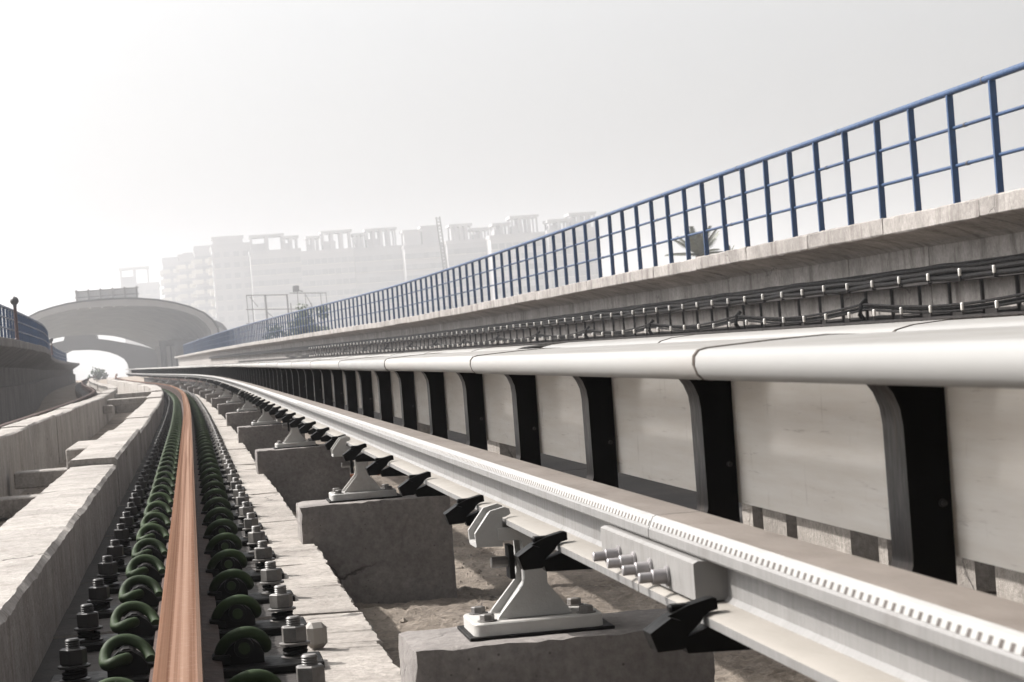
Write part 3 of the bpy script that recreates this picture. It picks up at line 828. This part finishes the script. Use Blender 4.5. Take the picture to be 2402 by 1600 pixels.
# ------------------------------------------------------------------ signal posts at the left
def signal(px_top, px_bot, x, D, label, head):
    b = at(x, D, LZ1-.07)
    root = empty('signal_post', b, -theta(D), label=label, cat='signal post')
    h = .60*head
    MB().lathe((0, 0, 0), (0, 0, 1), [(.045, 0), (.045, .02), (.034, .03), (.030, h*.98), (.02, h)], 10).build('post', M['red'], root, smooth=.6)
    hd = MB()
    rr = .078
    prof = [(max(.004, rr*math.sin(math.pi*k/10)), h+rr*1.15-rr*math.cos(math.pi*k/10)) for k in range(11)]
    hd.lathe((0, 0, 0), (0, 0, 1), prof, 14).build('head', M['lampblack'], root, smooth=1.0)
    MB().lathe((0, 0, 0), (0, 0, 1), [(.025, h-.03), (.035, h-.02), (.035, h+.03), (.02, h+.04)], 10).build('collar', M['lampblack'], root)
    if head < .9: MB().box(-.05, .0, -.06, -.03, h*.80, h*.95, .004).build('plate', M['cap'], root)
def find_D(px, x):
    best = min((abs(CAM_px(at(x, d/10, 1.1))-px), d/10) for d in range(300, 1000))
    return best[1]
def CAM_px(p):
    q = p-CAM; return W_PX/2+F_PX*q.dot(cright)/q.dot(fwd)
signal(0, 0, LX+.02, find_D(38, LX), 'dark red post with round black head at the left edge', 1.0)
signal(0, 0, LX+.02, find_D(121, LX), 'smaller dark red post with white plate farther along the left parapet', .72)

# ------------------------------------------------------------------ station
SD = 245.0
def pts_plane(zp, D, ox=0, oy=640, k=3.92): return [unproj(ox+x/k, oy+y/k, D) for x, y in zp]
st = empty('station_building', unproj(300, 872, SD), label='arched grey station hall at the end of the viaduct', cat='station')
st.location = (0, 0, 0)
rim = [(60, 520), (130, 465), (250, 405), (350, 352), (480, 310), (620, 275), (740, 255), (900, 238), (1050, 228), (1150, 225), (1280, 228), (1450, 240), (1600, 265), (1750, 305), (1880, 360), (1960, 425), (2010, 500), (2030, 600), (2030, 700)]
A = pts_plane(rim, SD)
def loft(name, fa, da, fb, db, th_, mat, parent, seg=4):
    fa, fb = pts_plane(fa, da), pts_plane(fb, db); n_ = len(fa); v = []
    for j in range(seg+1):
        t = j/seg
        ring = [p.lerp(q, t) for p, q in zip(fa, fb)]
        cx = (ring[0].x+ring[-1].x)/2
        for inner in (0, 1):
            for p in ring:
                c_ = Vector((cx, p.y, 0.5)); v.append(p+(c_-p).normalized()*th_ if inner else p)
    f = []
    for s_ in range(seg):
        b0, b1 = s_*2*n_, (s_+1)*2*n_
        for i in range(n_-1):
            f += [(b0+i, b0+i+1, b1+i+1, b1+i), (b0+n_+i, b0+n_+i+1, b1+n_+i+1, b1+n_+i)]
        f += [(b0, b0+n_, b1+n_, b1), (b0+n_-1, b0+2*n_-1, b1+2*n_-1, b1+n_-1)]
    for b in (0, seg*2*n_):
        for i in range(n_-1): f.append((b+i, b+i+1, b+n_+i+1, b+n_+i))
    MB().add(v, f).build(name, mat, parent, smooth=.6)
rim = [(60, 520), (130, 465), (250, 405), (350, 352), (480, 310), (620, 275), (740, 255), (900, 238), (1050, 228), (1150, 225), (1280, 228), (1450, 240), (1600, 265), (1750, 305), (1880, 360), (1960, 425), (2010, 500), (2030, 600), (2030, 800)]
back = [(230, 800), (270, 720), (330, 655), (400, 615), (490, 588), (560, 573), (640, 562), (750, 552), (880, 548), (960, 551), (1050, 560), (1130, 578), (1200, 600), (1270, 622), (1330, 645), (1390, 670), (1440, 695), (1470, 740), (1490, 850)]
off = lambda pl, d: [(x+(1150-x)/max(1, math.hypot(1150-x, 700-y))*d, y+(700-y)/max(1, math.hypot(1150-x, 700-y))*d) for x, y in pl]
loft('roof_shell', rim, SD, back, SD+90, .35, M['station'], st)
loft('roof_edge', rim, SD-.6, rim, SD-.02, .2, M['station_dark'], st, 1)
loft('rim', off(rim, 9), SD-.45, off(rim, 9), SD-.03, .75, M['station_rim'], st, 1)
r2a = [(1950, 432), (1990, 440), (2040, 462), (2085, 510), (2105, 560), (2110, 700)]
r2b = [(1900, 450), (1940, 470), (1990, 500), (2030, 545), (2050, 600), (2050, 700)]
loft('rear_roof_shell', r2a, SD+60, r2b, SD+100, .5, M['station'], st, 2)
# lower arch at the far end of the hall
arch_t = [(330, 740), (400, 690), (490, 645), (585, 624), (600, 560), (870, 552), (888, 606), (1000, 618), (1130, 640), (1280, 668), (1400, 697), (1500, 740), (1560, 820), (1580, 900)]
arch_b = [(330, 900), (430, 850), (540, 770), (600, 730), (640, 712), (800, 706), (850, 708), (900, 712), (1000, 730), (1080, 758), (1140, 792), (1175, 840), (1190, 905), (1195, 930)]
AD = SD+95
a1, a2 = pts_plane(arch_t, AD), pts_plane(arch_b, AD)
v = a1+a2+[p+Vector((0, 9, 0)) for p in a1+a2]; k = len(a1)
f = []
for i in range(k-1):
    f += [(i, i+1, k+i+1, k+i), (2*k+i, 2*k+i+1, 3*k+i+1, 3*k+i), (i, i+1, 2*k+i+1, 2*k+i), (k+i, k+i+1, 3*k+i+1, 3*k+i)]
f += [(0, k, 3*k, 2*k), (k-1, 2*k-1, 4*k-1, 3*k-1)]
MB().add(v, f).build('end_arch', M['station'], st, smooth=.5)
# inner lining between the roof and the arch on the right, and platform block
b0, b1 = unproj(372, 800, SD+20), unproj(520, 872, SD+20)
MB().box(b0.x, b1.x, SD+20, SD+70, -1.5, b0.z).build('side_wall', M['station'], st)
for pxx in (372, 395, 408):
    q = unproj(pxx, 830, SD+16)
    MB().box(q.x-.18, q.x+.18, SD+15.8, SD+16.2, -1.5, unproj(pxx, 812, SD+16).z).build('column', M['station_rim'], st)
q0, q1 = unproj(150, 900, SD+6), unproj(300, 872, SD+6)
MB().box(q1.x, q1.x+7.5, SD+6, SD+70, -1.6, .2).build('platform', M['station'], st)
# skylight on the roof
sk0, sk1 = unproj(180, 702, SD+4), unproj(322, 700, SD+4)
skz = unproj(250, 679, SD+4).z; zb = unproj(250, 700, SD+4).z
nb = 5
for j in range(2):
    for i in range(nb):
        xa = sk0.x+(sk1.x-sk0.x)*i/nb; xb = sk0.x+(sk1.x-sk0.x)*(i+1)/nb
        za = zb-.35+(skz-zb+.35)*j/2; zc = za+(skz-zb+.35)/2
        MB().box(xa+.08, xb-.08, SD+4.1+j*.5, SD+4.2+j*.5, za+.06, zc-.06).build('skylight_pane', M['glass'], st)
fm = MB()
for i in range(nb+1):
    xa = sk0.x+(sk1.x-sk0.x)*i/nb
    fm.box(xa-.08, xa+.08, SD+3.9, SD+5, zb-.9, skz+.15)
for j in range(3):
    za = zb-.35+(skz-zb+.35)*j/2
    fm.box(sk0.x-.2, sk1.x+.2, SD+3.95+j*.3, SD+5.05, za-.05, za+.05)
fm.build('skylight_frame', M['station_rim'], st)

# ------------------------------------------------------------------ hazy apartment towers
GZ = -11.0
me_win = MB().box(-.8, .8, -.12, .1, -.75, .75).mesh('window', M['window'])
me_sill = MB().box(-.95, .95, -.25, .05, -.92, -.78).mesh('sill', M['bldg2'])
me_balc = MB().box(-1.3, 1.3, -1.0, 0, -1.3, -.2).box(-1.3, 1.3, -1.05, .05, -1.45, -1.3).mesh('balcony', M['bldg2'])
def tower(label, px0, px1, py, D, depth, roofs, cols, side=0, mat='bldg', rows=9, balc=False):
    a, b = unproj(px0, py, D), unproj(px1, py, D)
    zt = (a.z+b.z)/2
    root = empty('apartment_block', (a.x, D, GZ), label=label, cat='building', group='hazy apartment blocks')
    W = b.x-a.x; H = zt-GZ
    MB().box(0, W, 0, depth, 0, H).build('wall', M[mat], root)
    MB().box(-.25, W+.25, -.25, depth+.25, H-.4, H+.5).box(.3, W-.3, .3, depth-.3, H+.5, H+.55).build('roof_edge', M[mat], root)
    for r in range(rows):
        z = H-2.6-r*3.05
        if z < 3: break
        for c in range(cols):
            x = W*(c+.5)/cols
            w_ = link('window', me_win, root, (x, 0, z)); link('sill', me_sill, w_)
            if balc and c % 2 == 0: link('balcony', me_balc, root, (x, -.12, z))
        if side:
            nc = max(2, int(depth/7))
            for c in range(nc):
                y = depth*(c+.5)/nc
                w_ = link('window', me_win, root, (0, y, z), -math.pi/2)
                link('balcony', me_balc, root, (-.12, y+1.2, z), -math.pi/2)
    for (r0_, r1_, ry, holes) in roofs:              # open roof frames, in picture columns
        xa, xb = unproj(r0_, py, D).x-a.x, unproj(r1_, py, D).x-a.x
        hz = unproj((r0_+r1_)/2, ry, D).z-GZ
        fr_ = MB(); t_ = .45; dp = min(depth*.6, 9)
        fr_.box(xa-.4, xb+.4, 1, 1+dp, hz-.7, hz)
        k_ = holes+1
        for i in range(k_+1):
            x = xa+(xb-xa)*i/k_
            for y in (1.2, dp):
                fr_.box(max(xa, x-t_), min(xb, x+t_), y, y+.8, H+.3, hz-.7)
        if holes == 0: fr_.box(xa+.2, xb-.2, 1.3, dp-.2, H+.3, hz-.69)
        else: fr_.box(xa+.2, xa+(xb-xa)*.45, 2.2, dp-.2, H+.3, H+.3+(hz-H)*.45)
        fr_.build('roof_frame', M[mat], root)
    return root
R7 = lambda zx, zy: (350+zx/3.92, 480+zy/3.92)
R8 = lambda zx, zy: (900+zx/3.92, 440+zy/3.92)
tower('faint low block with one tall open roof frame, leftmost of the hazy towers', 284, 372, 668, 820, 20, [(283, 350, 626, 1)], 5)
tower('hazy tower end farthest left in the stepped row', 381, 420, 612, 800, 30, [(383, 428, 603, 0)], 3, 1, balc=True)
tower('second hazy tower in the stepped row, a little taller', 418, 456, 600, 765, 30, [(432, 456, 592, 1)], 3, 1, balc=True)
tower('third hazy tower in the stepped row', 455, 496, 586, 730, 30, [(458, 492, 576, 0)], 3, 1, balc=True)
tower('near corner tower of the stepped row with flat grey face', 496, 586, 575, 690, 30, [(500, 570, 553, 0)], 4, 1, balc=False)
tower('broad hazy slab with a wide open frame on its roof', 586, 704, 590, 680, 25, [(590, 666, 549, 1), (668, 700, 552, 1)], 8)
tower('hazy slab with two tall roof frames beside a gap', 704, 830, 590, 680, 25, [(723, 750, 553, 1), (759, 826, 539, 2)], 8)
tower('hazy slab with roof frames left of the crane', 830, 948, 583, 680, 25, [(833, 855, 546, 1), (862, 932, 534, 3)], 8)
tower('hazy slab with a cream rooftop room behind the crane', 948, 1048, 577, 672, 25, [(950, 990, 538, 0), (993, 1032, 528, 0)], 7)
tower('hazy block with a flat roof slab on slender posts, right of the crane', 1048, 1150, 566, 665, 25, [(1060, 1108, 524, 3), (1112, 1150, 533, 1)], 7)
tower('tall hazy block with open roof room behind the railing', 1150, 1285, 552, 655, 25, [(1161, 1198, 522, 1), (1203, 1265, 504, 2)], 8)
tower('rightmost hazy block partly behind the railing', 1285, 1405, 540, 650, 25, [(1290, 1338, 513, 1), (1342, 1400, 497, 2)], 7)

def lattice(mb, p0, p1, w, n, r):
    p0, p1 = Vector(p0), Vector(p1); ax = (p1-p0).normalized()
    a = ax.cross(Vector((0, 1, 0))).normalized()*w/2; b = ax.cross(a).normalized()*w/2
    cs = [a+b, a-b, -a-b, -a+b]
    for c in cs: mb.tube([p0+c, p1+c], r, 5)
    for i in range(n):
        q0, q1 = p0+(p1-p0)*i/n, p0+(p1-p0)*(i+1)/n
        for k in range(4): mb.tube([q0+cs[k], q1+cs[(k+1) % 4]], r*.7, 4)
cr_ = empty('crane', unproj(1060, 800, 480), label='faint lattice crane boom standing over the rooftops', cat='crane')
cr_.location = (0, 0, 0)
mb = MB(); lattice(mb, unproj(1057, 720, 480), unproj(1027, 509, 480), .75, 26, .09); mb.build('boom', M['steel'], cr_)
c0 = unproj(1057, 720, 480)
mb = MB(); lattice(mb, (c0.x, 480, GZ), c0, 1.1, 30, .1); mb.build('mast', M['steel'], cr_)

bb = empty('billboard_frame', (0, 0, 0), label='empty steel billboard scaffold in front of the hazy towers', cat='billboard')
BD = 300
def bbp(zx, zy): return unproj(350+zx/3.92, 480+zy/3.92, BD)
for a, b, r in [((890, 835), (1275, 828), .07), ((890, 965), (1630, 958), .06), ((890, 1095), (1300, 1090), .06), ((1290, 815), (1630, 812), .06), ((1430, 945), (1630, 940), .06)]:
    MB().tube([bbp(*a), bbp(*b)], r, 6).build('crossbar', M['steel'], bb)
for zx, zt, r in [(893, 830, .05), (940, 835, .06), (1065, 830, .14), (1265, 825, .12), (1300, 905, .08), (1432, 812, .05), (1490, 905, .07), (1575, 812, .05), (1625, 812, .05)]:
    t = bbp(zx, zt); MB().tube([t, Vector((t.x+.3, BD, GZ))], r, 6).build('upright', M['steel'], bb)
for a, b in [((1080, 985), (1180, 1070)), ((925, 850), (1000, 940)), ((1440, 830), (1500, 940))]:
    MB().tube([bbp(*a), bbp(*b)], .05, 5).build('brace', M['steel'], bb)
q = bbp(1360, 785)
fl = empty('floodlight', (q.x, BD, GZ), label='small dark floodlight on a thin pole above the billboard scaffold', cat='lamp')
MB().tube([(0, 0, 0), (0, 0, q.z-GZ)], .06, 6).build('pole', M['steel'], fl)
MB().box(-.55, .25, -.4, .3, q.z-GZ-.25, q.z-GZ+.55, .08).build('lamp_head', M['lampblack'], fl)
MB().tube([(0, 0, q.z-GZ), (.7, 0, q.z-GZ-.25)], .08, 5).build('arm', M['steel'], fl)

# ------------------------------------------------------------------ trees beyond the parapets
def tree(label, c, R, nleaf, D):
    root = empty('leafy_tree', (c.x, D, GZ), label=label, cat='tree')
    H = c.z-GZ
    tr = MB().tube([(0, 0, 0), (.1, 0, H*.5), (0, .1, H)], [.28, .2, .1], 8)
    for k in range(7):
        a = k*.9; tr.tube([(0, 0, H*.55+k*.25), (math.cos(a)*R*.4, math.sin(a)*R*.4, H*.8), (math.cos(a)*R*.8, math.sin(a)*R*.8, H+R*.2*math.sin(k*3))], [.09, .06, .02], 5)
    tr.build('trunk', M['trunk'], root)
    mb = MB(); cl_ = [(Vector((rnd.gauss(0, .5), rnd.gauss(0, .5), rnd.gauss(0, .38)))*R, R*rnd.uniform(.25, .5)) for _ in range(26)]
    for i in range(nleaf):
        o_, rr = rnd.choice(cl_); d = Vector((rnd.gauss(0, 1), rnd.gauss(0, 1), rnd.gauss(0, 1))).normalized()
        p = Vector((0, 0, H))+o_+d*rr*rnd.random()**.4; s_ = rnd.uniform(.07, .15)
        a = Vector((rnd.gauss(0, 1), rnd.gauss(0, 1), rnd.gauss(0, 1))).normalized(); b = a.orthogonal().normalized()
        mb.add([p-a*s_, p+b*s_*.5, p+a*s_, p-b*s_*.5], [(0, 1, 2, 3)])
    mb.build('crown', M['leaf'], root)
tree('dark green tree top behind the far blue railing', unproj(716, 775, 150), 1.35, 2600, 150)
tree('small grey shrub far off under the station arch', unproj(232, 880, 215), .7, 700, 215)
def palm(label, c, D, L, nf):
    root = empty('palm_tree', (c.x, D, GZ), label=label, cat='palm tree'); H = c.z-GZ
    MB().tube([(.4, 0, 0), (.25, .1, H*.5), (0, 0, H)], [.24, .17, .15], 10).build('trunk', M['trunk'], root)
    for k in range(nf):
        a = k*2.399; el = rnd.uniform(.15, 1.25); mb = MB(); pts = []
        for t in range(9):
            s_ = t/8*L; dr = .12*L*(t/8)**2*2.2*math.cos(el)
            pts.append(Vector((math.cos(a)*math.cos(el)*s_, math.sin(a)*math.cos(el)*s_, H+math.sin(el)*s_-dr)))
        mb.tube(pts, [.035-.003*t for t in range(9)], 5)
        side = Vector((-math.sin(a), math.cos(a), 0))
        for t in range(2, 32):
            u = t/32*8; i = min(7, int(u)); p = pts[i].lerp(pts[i+1], u-i); tg = (pts[i+1]-pts[i]).normalized()
            ll = L*.24*(1-abs(t/32-.45)*1.1)
            for sg in (1, -1):
                e = p+(side*sg*.75+tg*.55+Vector((0, 0, -.35))).normalized()*ll; wv = tg*.028
                mb.add([p-wv, p+wv, e], [(0, 1, 2)])
        mb.build('frond', M['palm'], root)
palm('grey-green palm crown showing behind the right railing', unproj(1640, 600, 95), 95, 1.45, 20)
palm('smaller palm tip just right of the larger palm behind the railing', unproj(1706, 612, 100), 100, .8, 8)

# ------------------------------------------------------------------ haze
hz = MB().box(-720, 920, -320, 1720, -12, 52).build('haze', None or M['ground'], kind='stuff')
hm = bpy.data.materials.new('haze_air'); hm.use_nodes = True
hn = hm.node_tree.nodes; hn.remove(hn['Principled BSDF'])
pv = hn.new('ShaderNodeVolumePrincipled'); pv.inputs['Color'].default_value = (.79, .80, .83, 1)
pv.inputs['Density'].default_value = .0010; pv.inputs['Anisotropy'].default_value = .5
hm.node_tree.links.new(pv.outputs[0], hn['Material Output'].inputs['Volume'])
hz.data.materials.clear(); hz.data.materials.append(hm)
tag(hz, label='pale dusty haze filling the air over the viaduct', cat='haze')
